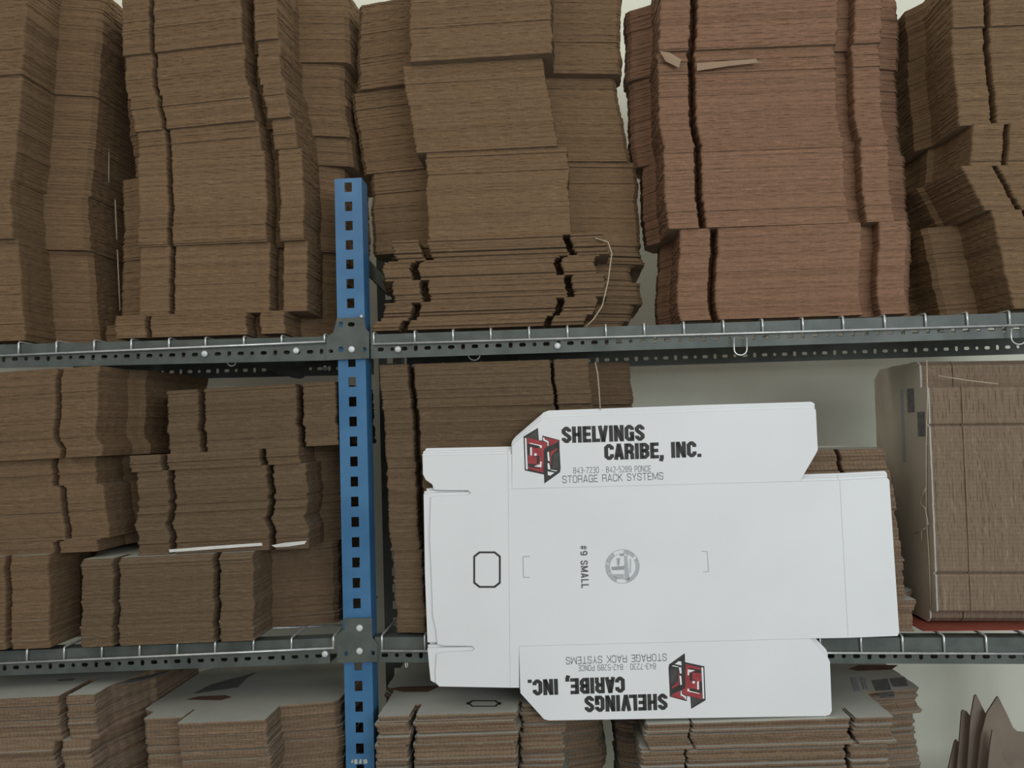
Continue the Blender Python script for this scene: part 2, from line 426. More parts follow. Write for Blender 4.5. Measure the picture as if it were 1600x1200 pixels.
def column(xs, yref, Yf, p, wing, D, deckseg, bundles, mats, group, s=(.05, .05), slant=.02, tilt=0.0, fset=0.0, frset=None, jit=1.0, wobamp=.0009, zbase=None):
    """xs: pixels of flap|gap|main|gap|flap edges on the front plane at height yref; wing: pixels of the wing tips on the plane Yf+p"""
    X = [P(x, yref, Yf).x if x is not None else None for x in xs]
    if tilt == 'deck': tilt = -math.atan2(deckseg[1].z - deckseg[0].z, deckseg[1].x - deckseg[0].x)
    known = [x for x in X if x is not None]; cx = (known[0] + known[-1]) / 2
    rel = [None if x is None else x - cx for x in X]
    c = dict(fl=(rel[0], rel[1]) if rel[0] is not None else None, mn=(rel[2], rel[3]), fr=(rel[4], rel[5]) if rel[5] is not None else None,
             p=p, D=D, wl=P(wing[0], yref, Yf + p).x - cx, wr=P(wing[1], yref, Yf + p).x - cx, sL=s[0], sR=s[1], slant=slant, fset=fset)
    if frset is not None: c['frset'] = frset
    if c['fl'] is None: c['fl'] = (rel[2], rel[2])
    rnd = random.Random(int(xs[2] * 7 + yref))
    def variants(cc): return [sheet_mesh(wobble(contour(cc), wobamp, .013, rnd)) for _ in range(4)]
    base_var = variants(c)
    pxc = (xs[0] if xs[0] is not None else xs[2], xs[5] if xs[5] is not None else xs[3]); pxm = (pxc[0] + pxc[1]) / 2
    mpp = Yf / FPX * 1.0
    z = zbase if zbase is not None else deck_z(deckseg, cx)
    roots = []
    for b in bundles:                                   # from the shelf upwards
        ztop = P(pxm, b['top'], Yf).z
        n = max(2, round((ztop - z) / TH))
        xs_off = b['dx']                                # list of (fraction 0..1 from bottom, pixel shift)
        var = base_var
        if 'wing' in b or 'over' in b:
            cc = dict(c)
            if 'wing' in b: cc['wl'] = P(b['wing'][0], yref, Yf + p).x - cx; cc['wr'] = P(b['wing'][1], yref, Yf + p).x - cx
            cc.update(b.get('over', {})); var = variants(cc)
        root = empty('cardboard_bundle', (cx + xs_off[0][1] * mpp, Yf + b.get('dy', 0), z - math.tan(b.get('tilt', tilt)) * xs_off[0][1] * mpp), (0, b.get('tilt', tilt), b.get('yaw', 0)))
        root.rotation_mode = 'ZYX'
        tag(root, b['label'], 'cardboard bundle', group)
        mm = b.get('mats', mats); drift = 0.0; dyd = 0.0
        step_dy = b.get('steps', {})
        for i in range(n):
            f = i / max(1, n - 1)
            for (f0, v0), (f1, v1) in zip(xs_off, xs_off[1:]):
                if f0 <= f <= f1: px = v0 + (v1 - v0) * ((f - f0) / max(1e-6, f1 - f0)); break
            drift = drift * .85 + rnd.gauss(0, .0007) * jit; dyd = dyd * .8 + rnd.gauss(0, .00028) * jit
            me = var[rnd.randrange(4)]
            if me.users == 0:
                for m in mm: me.materials.append(m)
            o = bpy.data.objects.new('cardboard_sheet', me); COL.objects.link(o); o.parent = root
            if me.materials[0] != mm[0]:
                for k, m in enumerate(mm): o.material_slots[k].link = 'OBJECT'; o.material_slots[k].material = m
            extra = (rnd.choice((1, -1)) * .003 * jit * rnd.random()) if rnd.random() < .07 * jit * jit else 0
            o.location = ((px - xs_off[0][1]) * mpp + drift, dyd + extra + .003, i * TH)
            o.rotation_euler = (0, 0, rnd.gauss(0, .0018) * jit)
        b['root'] = root; b['z0'] = z; b['n'] = n; b['cx'] = cx
        z += n * TH + .0003; roots.append(root)
    return roots

def twine(root, pts, r=.0013):
    o = obj('twine', tube(pts, r, 5), TWINE, root)
    m = Matrix.LocRotScale(root.location, root.rotation_euler, None); o.matrix_parent_inverse = m.inverted()
    tag(o, 'pale twine tied round the bundle'); return o

def lin(a, b): return [(0, a), (1, b)]
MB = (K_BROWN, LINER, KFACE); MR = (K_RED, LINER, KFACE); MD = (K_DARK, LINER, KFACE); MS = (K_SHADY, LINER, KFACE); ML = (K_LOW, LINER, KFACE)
YS = FRONT + .006

# ---- upper shelf
c1 = [dict(top=380, dx=lin(5, -9), label='lowest cardboard bundle in the upper-shelf stack cut off by the left edge'),
      dict(top=288, dx=lin(-10, -17), dy=-.004, yaw=-.05, label='second cardboard bundle up in the upper-shelf stack at the left edge'),
      dict(top=126, dx=lin(-15, -1), dy=.004, yaw=-.06, label='third cardboard bundle up in the upper-shelf stack at the left edge'),
      dict(top=-45, dx=lin(2, 10), dy=-.004, yaw=-.05, label='topmost cardboard bundle in the upper-shelf stack at the left edge')]
column((-235, -190, -180, -28, -18, 35), 300, YS, .095, (-320, 140), .40, UL, c1, MB, 'bundles in the far left upper stack')
twine(c1[2]['root'], [P(170, y, YS + .16) for y in (185, 220, 260, 286)], .0011)
twine(c1[1]['root'], [P(180 + (y - 315) * .045, y, YS + .16) for y in (312, 345, 374)], .0011)
twine(c1[0]['root'], [P(180 + (y - 315) * .045, y, YS + .16) for y in (390, 430, 485)], .0011)

c2 = [dict(top=490, dx=lin(-32, -32), dy=-.012, wing=(186, 560), label='thin flat bundle jutting left at the base of the stack left of the blue post'),
      dict(top=381, dx=lin(1, 0), label='tall bundle resting on the thin flat one, left of the blue post'),
      dict(top=240, dx=lin(0, -3), dy=-.006, yaw=-.03, label='third bundle up in the upper-shelf stack left of the blue post'),
      dict(top=195, dx=lin(-9, -14), yaw=-.10, wing=(186, 552), over=dict(D=.33), label='fourth bundle up, twisted, in the upper stack left of the blue post'),
      dict(top=138, dx=lin(-17, -27), dy=-.005, yaw=-.12, wing=(186, 554), over=dict(D=.33), label='fifth bundle up, twisted, in the upper stack left of the blue post'),
      dict(top=72, dx=lin(-33, -37), dy=.003, yaw=-.11, wing=(192, 563), over=dict(D=.33), label='second bundle from the top of the upper stack left of the blue post'),
      dict(top=-45, dx=lin(-39, -42), dy=-.003, yaw=-.11, wing=(192, 577), over=dict(D=.33), label='topmost bundle in the upper stack left of the blue post')]
column((215, 262, 270, 419, 440, 478), 430, YS, .10, (176, 536), .34, UL, c2, MB, 'bundles in the upper stack left of the post')

c3 = [dict(top=371, dx=[(0, -34), (.10, -30), (.11, -20), (.3, -14), (.31, 4), (.55, 2), (.56, -12), (.76, -16), (.77, 4), (1, 2)],
           label='messy bundle with loose flaps and a hanging string, just right of the blue post')]
column((612, 655, 668, 882, 893, 945), 440, YS, .085, (608, 1002), .33, UR, c3, MD, 'bundles in the upper stack right of the post', jit=2.2, s=(.05, .05))
twine(c3[0]['root'], [P(930, 372, YS - .004), P(950, 378, YS - .008), P(956, 396, YS - .008), P(950, 440, YS - .006), P(941, 478, YS - .006), P(928, 498, YS - .006), P(915, 511, YS - .003)], .0012)
c3b = [dict(top=233, dx=lin(3, 0), wing=(574, 998), label='second bundle up in the upper-shelf stack just right of the blue post'),
       dict(top=96, dx=lin(-15, -36), dy=-.006, yaw=-.02, wing=(575, 1000), label='slanting third bundle up in the stack just right of the blue post'),
       dict(top=-45, dx=lin(-20, -17), dy=-.022, yaw=-.03, wing=(573, 993), label='topmost bundle in the upper stack just right of the blue post')]
column((None, None, 665, 888, None, None), 300, YS, .085, (586, 998), .19, UR, c3b, MB, 'bundles in the upper stack right of the post', zbase=c3[0]['z0'] + c3[0]['n'] * TH)

c4 = [dict(wing=(1006, 1403), top=352, dx=[(0, 21), (.2, 17), (.45, 19), (1, 25)], label='lowest bundle, jutting right, in the reddish upper-shelf stack'),
      dict(top=217, dx=[(0, 6), (.4, 2), (1, 4)], dy=-.004, yaw=.02, label='second bundle up in the reddish upper-shelf stack'),
      dict(wing=(991, 1424), top=74, dx=[(0, 4), (.3, 0), (1, -2)], dy=.003, yaw=.02, label='third bundle up, with a pale torn strip, in the reddish upper-shelf stack'),
      dict(wing=(984, 1424), top=-45, dx=[(0, 2), (.4, 8), (1, 4)], dy=-.005, yaw=.02, label='topmost bundle in the reddish upper-shelf stack')]
column((1033, 1081, 1092, 1316, 1343, 1387), 250, YS, .10, (1004, 1424), .20, UR, c4, MR, 'bundles in the reddish upper stack', s=(.05, .03))
def scrap(root, name, pts, y, m, th=.0008):
    o0 = P(*pts[0], y)
    def loc(q): w = P(q[0], q[1], y) - o0; return (w.x, w.z)
    me = plate([loc(q) for q in pts], [], th); bm = join_bm(me, frame(o0, (1, 0, 0)))
    o = obj(name, bm_mesh(bm, name), m, root)
    o.matrix_parent_inverse = Matrix.LocRotScale(root.location, root.rotation_euler, None).inverted(); return o
PAPER_EDGE = noisy('white_liner_edge', (.60, .59, .54), (.68, .67, .62), 30, .8)
PALE = noisy('pale_torn_liner', (.29, .20, .13), (.35, .245, .16), 30, .9)
tag(scrap(c4[2]['root'], 'torn_strip', [(1089, 99), (1182, 92), (1183, 96), (1196, 97), (1140, 103), (1089, 111)], YS - .007, PALE), 'pale torn strip')
tag(scrap(c4[2]['root'], 'torn_tab', [(1031, 80), (1046, 82), (1064, 93), (1061, 106), (1040, 96)], YS - .009, PALE), 'pale torn tab')

c5 = [dict(wing=(1405, 1700), top=328, dx=lin(62, 36), yaw=.10, label='lowest bundle, slanting left as it rises, in the rightmost upper-shelf stack'),
      dict(wing=(1444, 1712), top=258, dx=lin(25, -5), yaw=.10, dy=-.004, label='second bundle up in the rightmost upper-shelf stack'),
      dict(wing=(1441, 1712), top=192, dx=lin(10, 17), yaw=.08, dy=-.004, label='third bundle up, shifted right, in the rightmost upper-shelf stack'),
      dict(top=40, dx=lin(1, -2), yaw=.02, label='fourth bundle up in the rightmost upper-shelf stack'),
      dict(top=-45, dx=lin(0, -3), yaw=.02, dy=-.006, label='topmost bundle in the rightmost upper-shelf stack')]
column((1493, 1544, 1553, 1655, 1663, 1692), 120, YS, .10, (1434, 1712), .27, UR, c5, MB, 'bundles in the rightmost upper stack')

# ---- middle shelf
YM = FRONT - .014
g = 'bundles in the far left middle stack'
m1 = [dict(wing=(-230, 196), top=868, dx=lin(-84, -86), dy=-.01, label='lowest bundle in the middle-shelf stack at the left edge'),
      dict(top=720, dx=[(0, -14), (.12, -14), (.13, 6), (.7, -3), (.71, -14), (1, -14)], label='second bundle up in the middle-shelf stack at the left edge'),
      dict(top=583, dx=[(0, 4), (.1, 6), (.2, -4), (.6, 0), (1, 2)], dy=-.012, yaw=-.06, label='top bundle in the middle-shelf stack at the left edge')]
column((-165, -115, -104, 97, 106, 165), 650, YM, .095, (-230, 222), .40, LL, m1, MD, g, tilt='deck')
m2 = [dict(top=864, dx=lin(-82, -82), dy=-.016, wing=(216, 601), label='lowest bundle, shifted left, in the middle-shelf stack left of the blue post'),
      dict(top=730, dx=lin(2, 0), dy=.004, label='second bundle up, above a thin white edge, in the stack left of the post'),
      dict(top=705, dx=lin(-13, -15), wing=(246, 553), label='thin third bundle, shifted left, in the middle-shelf stack left of the post'),
      dict(top=605, dx=lin(46, 45), dy=.012, wing=(206, 507), label='top bundle, shifted right, in the middle-shelf stack left of the blue post')]
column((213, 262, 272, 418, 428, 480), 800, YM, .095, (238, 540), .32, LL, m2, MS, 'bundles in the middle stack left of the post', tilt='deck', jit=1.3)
for pts in ([(264, 858.5), (335, 853), (409, 848), (410, 852.5), (335, 858), (265, 863)], [(424, 852), (445, 848), (479, 845), (476, 850), (450, 854), (430, 855)]):
    tag(scrap(m2[1]['root'], 'liner_edge', pts, YM - .014, PAPER_EDGE), 'white edge of a liner sticking out')
m3 = [dict(top=858, dx=lin(16, 12), label='lowest bundle of the middle-shelf stack behind the white box blank'),
      dict(top=720, dx=lin(9, 5), dy=-.003, label='second bundle up in the middle-shelf stack behind the white box blank'),
      dict(top=635, dx=lin(3, 0), dy=.003, label='third bundle up in the middle-shelf stack behind the white box blank'),
      dict(top=566, dx=lin(-2, -6), dy=-.003, yaw=-.02, label='top bundle with hanging string in the middle-shelf stack behind the white blank')]
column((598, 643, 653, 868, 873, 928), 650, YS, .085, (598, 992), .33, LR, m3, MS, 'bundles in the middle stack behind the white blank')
twine(m3[3]['root'], [P(930, 566, YM + .0), P(934, 585, YM - .006), P(936, 610, YM - .006), P(938, 640, YM - .006)], .0011)
m4 = [dict(top=940, dx=lin(19, 22), dy=-.004, label='lower bundle showing right of the white box blank, under its right end'),
      dict(top=704, dx=[(0, 12), (.35, 9), (.75, 2), (.93, -4), (1, -9)], label='upper bundle showing above and right of the white box blank')]
column((1110, 1150, 1160, 1322, 1328, 1400), 850, YS, .06, (1090, 1406), .36, LR, m4, (K_LOW, LINER, KFACE), 'bundles right of the white blank', jit=1.4, s=(.1, .02))

# upright bundle at the right end: sheets on edge
def upright():
    Yf = FRONT + .03
    xl = P(1456, 800, Yf).x; zt = P(1530, 602, Yf).z; zb = P(1530, 955, Yf).z; zc = (zt + zb) / 2
    def r(py): return zc - P(1530, py, Yf).z            # local x grows downwards
    base = deck_z(LR, xl) + .0056
    c = dict(fl=(r(602), r(661.5)), mn=(r(663.5), r(893.5)), fr=(r(895.5), r(955)), p=.028, D=.24, wl=r(560), wr=zc - base, sL=.006, sR=.006, slant=.0, fset=.0)
    rnd = random.Random(5); var = [sheet_mesh(wobble(contour(c), .0008, .013, rnd)) for _ in range(4)]
    root = empty('cardboard_bundle', (xl, Yf, zc), (0, math.pi / 2, 0)); root.rotation_euler = (0, math.pi / 2 + .016, 0)
    tag(root, 'bundle of flattened boxes stood on edge and tied with string, right end of middle shelf', 'cardboard bundle')
    n = 68; drift = 0
    for i in range(n):
        me = var[rnd.randrange(4)]
        if me.users == 0:
            for m in (K_EDGE, LINER, KFACE): me.materials.append(m)
        o = bpy.data.objects.new('cardboard_sheet', me); COL.objects.link(o); o.parent = root
        drift = drift * .85 + rnd.gauss(0, .00025)
        o.location = (0, drift + (rnd.gauss(0, .0012) if rnd.random() < .08 else 0), i * TH)
        if i < 2:
            for k, m in enumerate((WEDGE if i == 0 else K_EDGE, KGREY, KGREY)): o.material_slots[k].link = 'OBJECT'; o.material_slots[k].material = m
            if i == 0: o.location.y = -.004; tag(o, 'outer sheet with greyish printed face'); first = o
    # printed squares on the outer face (facing left)
    for (y0, y1, x0, x1) in ((.055, .085, -.20, -.155), (.015, .045, -.155, -.11), (.10, .115, -.20, -.06)):
        bm = bmesh.new(); box_bm(bm, x0, x1, y0, y1, -.0003, .0)
        obj('printed_square', bm_mesh(bm, 'sq'), INKMID if y0 > .09 else INKGREY, first)
    return root
ub = upright()
def beside(px, py, gap=.0035):                       # a point just left of the bundle's left face
    x0 = ub.location.x + (ub.location.z - P(px, py, FRONT + .05).z) * math.tan(math.pi / 2 + .016 - math.pi / 2) * -1 - gap
    lo, hi = FRONT - .05, FRONT + .25
    for _ in range(40):
        y = (lo + hi) / 2
        if P(px, py, y).x > x0: hi = y
        else: lo = y
    return P(px, py, lo)
for pts in ([beside(1448, 562), beside(1449, 620), beside(1447, 700), beside(1447, 800), beside(1452, 880), beside(1454, 945)],
            [beside(1447, 762, .005), beside(1441, 775, .005), beside(1438, 786, .006), beside(1446, 795, .006), beside(1450, 820, .006)],
            [beside(1446, 825, .005), beside(1438, 830, .006), beside(1429, 834, .006)], [beside(1440, 830, .006), beside(1440, 848, .006)],
            [P(1466, 587, FRONT + .0275), P(1510, 594, FRONT + .0275), P(1560, 600, FRONT + .0275)]):
    twine(ub, pts, .0011)
bx0 = P(1428, 990, FRONT + .05).x
bm = bmesh.new(); zz = deck_z(LR, bx0); box_bm(bm, bx0, bx0 + .25, FRONT + .012, FRONT + .30, zz + .0002, zz + .0010)
rb = obj('red_board', bm_mesh(bm, 'red_board'), REDBOARD)
tag(rb, 'thin red board under the upright bundle at the right end of the middle shelf', 'board')

# ---- bottom shelf
YL = FRONT - .045
def lowstack(xs, yref, tops, wing, p, slant, labels, group, s=(.1, .1), fset=0.0, frset=None, tilt=.0, D=.36, dxs=None, jit=1.6, yaw=0):
    bl = [dict(top=t, dx=lin(*(d or (0, 0))), label=l, yaw=yaw) for t, l, d in zip(tops, labels, dxs or [None] * len(tops))]
    cx = P((xs[2] + xs[3]) / 2, yref, YL).x
    seg = TL if xs[3] < 560 else TR
    column(xs, yref, YL, p, wing, D, seg, bl, ML, group, s=s, slant=slant, fset=fset, frset=frset, tilt='deck', jit=jit)
    return bl
l1 = lowstack((-180, -135, -122, 93, 106, 150), 1095, (1163, 1093), (-230, 205), .055, .085,
         ('lower bundle of the bottom-shelf stack at the left edge', 'upper bundle with grey top sheet, bottom-shelf stack at the left edge'), 'bundles in the bottom left stack')
l2 = lowstack((217, 281, 285, 424, None, None), 1130, (1129,), (226, 535), .072, .012,
         ('grey-topped bundle with a notched front corner, bottom shelf left of the blue post',), 'bundles beside the post on the bottom shelf', fset=.034, s=(.075, .1))
l3 = lowstack((590, 640, 650, 809, 815, 884), 1120, (1162, 1117), (600, 945), .14, .02,
         ('lower bundle of the stack right of the blue post on the bottom shelf', 'upper bundle with white flaps, bottom shelf, right of the post'), 'bundles under the white blank', frset=.034, s=(.06, .06), dxs=[(-4, -4), (0, 2)], jit=2.6)
l4 = lowstack((1012, 1080, 1084, 1331, 1338, 1398), 1126, (1165, 1126), (975, 1446), .125, .01,
         ('lower bundle of the bottom-shelf stack under the right end of the white blank', 'upper bundle with printed top sheet under the right end of the white blank'), 'bundles under the right end of the white blank', s=(.05, .05), dxs=[(-8, -6), (0, 0)], jit=2.6)

def on_top(b, px, py, off):
    r = b['root']; nrm = r.rotation_euler.to_matrix() @ Vector((0, 0, 1)); p0 = r.location + nrm * (b['n'] * TH + off)
    d = RIGHT * ((px - 800) / FPX) + UP * (-(py - 600) / FPX) + FWD
    return CAM + d * ((p0 - CAM).dot(nrm) / d.dot(nrm))
def top_print(b, name, pts, m, off=.0004):
    """flat mark on the top sheet of a bundle, given by pixels seen on that sheet"""
    me_pts = [on_top(b, px, py, off) for px, py in pts]
    bm = bmesh.new(); lo = [bm.verts.new(v) for v in me_pts]; f = bm.faces.new(lo)
    r = bmesh.ops.extrude_face_region(bm, geom=[f]); bmesh.ops.translate(bm, vec=(0, 0, -.0003), verts=[v for v in r['geom'] if isinstance(v, bmesh.types.BMVert)])
    o = obj(name, bm_mesh(bm, name), m, b['root']); o.matrix_parent_inverse = Matrix.LocRotScale(b['root'].location, b['root'].rotation_euler, None).inverted(); return o
top_print(l4[1], 'printed_square', [(1362, 1063), (1387, 1060), (1393, 1078), (1369, 1080)], INKGREY)
top_print(l4[1], 'printed_square', [(1390, 1060), (1414, 1058), (1419, 1072), (1396, 1073)], INKGREY)
top_print(l4[1], 'printed_square', [(1372, 1083), (1396, 1080), (1398, 1088), (1376, 1091)], INKGREY)
top_print(l4[1], 'printed_lettering', [(1329, 1058), (1337, 1058), (1345, 1081), (1336, 1081)], INKMID)
top_print(l4[1], 'printed_lettering', [(1344, 1058), (1350, 1058), (1357, 1077), (1350, 1077)], INKMID)
HOLE = noisy('kraft_inside', (.12, .062, .042), (.16, .08, .055), 40, .9)
top_print(l4[1], 'slot_opening', [(1326, 1045), (1342, 1039), (1403, 1039), (1393, 1046), (1340, 1048)], HOLE)
top_print(l3[1], 'slot_opening', [(607, 1076), (625, 1073), (690, 1071), (668, 1081), (630, 1081)], HOLE)
def octagon(cx, cy, w, h, c): return [(cx-w/2+c, cy-h/2), (cx+w/2-c, cy-h/2), (cx+w/2, cy-h/2+c*.8), (cx+w/2, cy+h/2-c*.8), (cx+w/2-c, cy+h/2), (cx-w/2+c, cy+h/2), (cx-w/2, cy+h/2-c*.8), (cx-w/2, cy-h/2+c*.8)]
def ring_print(b, name, o_, i_, m):
    for k in range(len(o_)):
        k2 = (k + 1) % len(o_)
        yield [o_[k], o_[k2], i_[k2], i_[k]]
z3 = l3[1]
def top_ring(b, name, outer, inner, m, off=.0004):
    bm = bmesh.new()
    def w(px, py): return on_top(b, px, py, off)
    A = [bm.verts.new(w(*q)) for q in outer]; B = [bm.verts.new(w(*q)) for q in inner]; n = len(A)
    for k in range(n): bm.faces.new((A[k], A[(k+1) % n], B[(k+1) % n], B[k]))
    o = obj(name, bm_mesh(bm, name), m, b['root']); o.matrix_parent_inverse = Matrix.LocRotScale(b['root'].location, b['root'].rotation_euler, None).inverted()
top_ring(z3, 'printed_octagon', octagon(756, 1099, 54, 10, 8), octagon(756, 1099, 48, 7, 7), INK)
top_print(l2[0], 'slot_opening', [(290, 1093), (310, 1088), (352, 1086), (362, 1089), (345, 1094)], HOLE)
top_print(l2[0], 'printed_mark', [(302, 1084), (330, 1069), (402, 1050), (385, 1060), (372, 1074), (330, 1080)], INKGREY)
top_print(l1[1], 'printed_mark', [(180, 1071), (204, 1061), (268, 1047), (240, 1058), (205, 1068)], INKGREY)
top_print(l1[1], 'printed_mark', [(88, 1062), (118, 1060), (114, 1063), (92, 1064)], INKGREY)

# torn cardboard standing at the right end of the bottom shelf
zfl = deck_z(TR, P(1540, 1200, FRONT + .1).x) + .003
def torn(pts, y, label, lean=0.0, m=TAN):
    px0 = min(p[0] for p in pts); y_ = y
    w = [P(p[0], p[1], y_) for p in pts]
    xs_ = [v.x for v in w]
    poly = [(v.x - xs_[0], v.z - zfl) for v in w]
    poly = poly[:] 
    x_lo, x_hi = poly[0][0], poly[-1][0]
    poly = [(x_lo - .025, .0)] + poly + [(x_hi, .0)]
    me = plate(poly, [], .0038)
    o = obj('torn_cardboard', join_and(me, Matrix.Rotation(math.pi/2, 4, 'X')), m)
    o.location = (xs_[0], y_, zfl); o.rotation_euler = (0, 0, lean)
    tag(o, label, 'cardboard piece', 'torn cardboard on the bottom shelf'); return o
def join_and(me, mat4):
    bm = join_bm(me, mat4); return bm_mesh(bm, 'torn')
torn([(1480, 1205), (1491, 1158), (1494, 1155), (1497, 1159), (1501, 1162), (1520, 1190), (1530, 1205)], FRONT + .20, 'lowest, leftmost torn brown cardboard point beside the wall, bottom right', 0)
torn([(1494, 1205), (1499, 1150), (1502, 1112), (1504, 1109), (1510, 1111), (1518, 1122), (1536, 1160), (1545, 1205)], FRONT + .185, 'torn brown cardboard flap with a blunt tip, left of the two tall points', 0)
torn([(1510, 1205), (1516, 1120), (1522, 1087), (1525, 1085), (1540, 1116), (1562, 1205)], FRONT + .165, 'tall narrow torn cardboard point, left of the two tallest', 0)
torn([(1526, 1205), (1532, 1150), (1541, 1114), (1557, 1089), (1559, 1088), (1574, 1118), (1582, 1136), (1590, 1143), (1600, 1144), (1625, 1146), (1630, 1205)], FRONT + .145, 'widest torn cardboard sheet with a tall point, bottom right corner', 0)
torn([(1542, 1205), (1546, 1165), (1550, 1140), (1558, 1150), (1566, 1185), (1580, 1205)], FRONT + .12, 'small torn cardboard strip in front of the widest torn sheet', 0)

# black plastic scrap hanging under the upper shelf
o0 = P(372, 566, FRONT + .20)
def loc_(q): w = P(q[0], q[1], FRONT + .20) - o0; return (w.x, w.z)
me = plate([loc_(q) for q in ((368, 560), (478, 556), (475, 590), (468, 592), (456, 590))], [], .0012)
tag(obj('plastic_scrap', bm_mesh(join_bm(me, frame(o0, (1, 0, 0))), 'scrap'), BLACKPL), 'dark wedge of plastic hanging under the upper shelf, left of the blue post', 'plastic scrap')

# ------------------------------------------------------------------ white box blanks
BY = FRONT - .034
LEAN = .010                                          # the blanks lean back a little
BO = P(1030, 880, BY)
bx = Vector((1, 0, 0)); bz = Vector((0, LEAN, 1)).normalized(); bn = bx.cross(bz).normalized()   # bn points away from the viewer
if bn.y < 0: bn = -bn
def bq(px, py):                                      # pixel -> blank-local (x, up)
    d = RIGHT * ((px - 800) / FPX) + UP * (-(py - 600) / FPX) + FWD
    w = CAM + d * ((BO - CAM).dot(bn) / d.dot(bn)) - BO
    return (w.dot(bx), w.dot(bz))
BM = Matrix((bx, bn, bz)).transposed().to_4x4(); BM.translation = BO
E_ = [(660, 714), (662, 712), (793.5, 709), (797, 1075), (680, 1073), (673, 1069), (671, 1050), (668, 1018), (676, 1017), (738, 1015.5), (741, 1013), (738, 1010), (690, 1009.5), (668, 1009),
      (664, 900), (662, 776), (676, 774), (731, 772.5), (735, 770), (731, 767.5), (690, 767), (678, 767), (677, 759), (667, 752), (661, 741)]
E_FRONT = [(660, 714), (662, 712), (793.5, 709), (797, 1075), (686, 1073), (681, 1068), (680, 1050), (682, 1022), (690, 1019), (738, 1017), (741.5, 1013.5), (738, 1010), (694, 1009), (683, 1007),
      (681, 985), (676, 962), (674, 900), (671, 840), (672, 800), (673, 777), (680, 774.5), (731, 773.5), (735.5, 770), (731, 766.5), (690, 766), (678, 765.5), (675, 757), (665, 750), (660.5, 741)]
U_ = [(800, 764), (800, 697), (803, 693), (847, 655), (855, 652), (1100, 642.5), (1270, 637), (1275, 640), (1278, 703), (1275, 709), (1250, 752)]
M_ = [(793.5, 709), (799.6, 709), (800, 764), (1250, 752), (1312, 750), (1325, 997), (1265, 998), (811, 1010), (811, 1075), (797, 1075)]
W_ = [(811, 1010), (1265, 998), (1294, 1028), (1297, 1034), (1300, 1111), (1297, 1117), (1290, 1119), (858, 1126), (850, 1124), (813, 1083)]
R_ = [(1312, 750), (1386, 746), (1390, 750), (1405.5, 988), (1403, 994), (1325, 997)]
BT = .0042
def blank_mesh(shift=(0, 0), cham=.0012, e_poly=None):
    bm = bmesh.new()
    for poly, ch in ((e_poly or E_, cham), (U_, cham * .6), (M_, cham), (W_, cham * .6), (R_, cham)):
        loc = [bq(x + shift[0], y + shift[1]) for x, y in poly]
        area2 = sum(a[0] * b[1] - b[0] * a[1] for a, b in zip(loc, loc[1:] + loc[:1]))
        if area2 < 0: loc = loc[::-1]
        n = len(loc); c = []
        for i in range(n):                           # inset for the crushed score lines
            a, b, d = Vector(loc[i-1]), Vector(loc[i]), Vector(loc[(i+1) % n])
            e1 = (b - a).normalized(); e2 = (d - b).normalized()
            n1 = Vector((-e1.y, e1.x)); n2 = Vector((-e2.y, e2.x)); q = (n1 + n2)
            q = q / max(.35, q.length_squared / 2) if q.length > 1e-5 else n1
            c.append(b + q * ch * .5)
        f0 = [bm.verts.new((x, 0, z)) for x, z in c]; f1 = [bm.verts.new((x, ch, z)) for x, z in loc]; f2 = [bm.verts.new((x, BT, z)) for x, z in loc]
        bm.faces.new(f0).material_index = 0
        bm.faces.new(f2[::-1]).material_index = 2
        for i in range(n):
            j = (i + 1) % n
            bm.faces.new((f0[i], f0[j], f1[j], f1[i])).material_index = 0
            bm.faces.new((f1[i], f1[j], f2[j], f2[i])).material_index = 1
    return bm_mesh(bm, 'blank')
def blank(k, shift, rot, label):
    o = obj('box_blank', blank_mesh((0, 0), e_poly=E_FRONT if k == 0 else None), (WHITE, WEDGE, KFACE))
    sx, sz = shift
    o.matrix_world = BM @ Matrix.Translation((sx, k * (BT + .0006), sz)) @ Matrix.Rotation(rot, 4, 'Y')
    tag(o, label, 'box blank', 'white box blanks leaning on the rack'); return o
front_blank = blank(0, (0, 0), 0, 'frontmost white printed box blank leaning against the rack, its whole face in view')
blank(1, (-.0012, .0045), 0.000, 'second white box blank, its upper left edges peeking out behind the printed one')
blank(2, (-.001, .0080), 0.002, 'third white box blank, a thin edge above the printed one')
blank(3, (.002, .0120), .003, 'rearmost white box blank, its top edge highest behind the others')

# ---- printing on the front blank
def b3(px, py, off=.00035):
    x, z = bq(px, py); return Vector((x, -off, z))
def print_polys(name, polys, m, off=.0003, label=None, parent=None):
    bm = bmesh.new()
    for poly in polys:
        a2 = sum(a[0] * b[1] - b[0] * a[1] for a, b in zip(poly, poly[1:] + poly[:1]))
        pl = poly if a2 < 0 else poly[::-1]
        v = [bm.verts.new(b3(x, y, off)) for x, y in pl]
        try: f = bm.faces.new(v)
        except ValueError: continue
        f.normal_update()
        if f.normal.y > 0: f.normal_flip()
    me = bpy.data.meshes.new(name); bm.to_mesh(me); bm.free()
    o = obj(name, me, m, parent or front_blank)
    if label: o['label'] = label
    return o
def flip(q): return (1920.5 - q[0], 1776 - q[1])

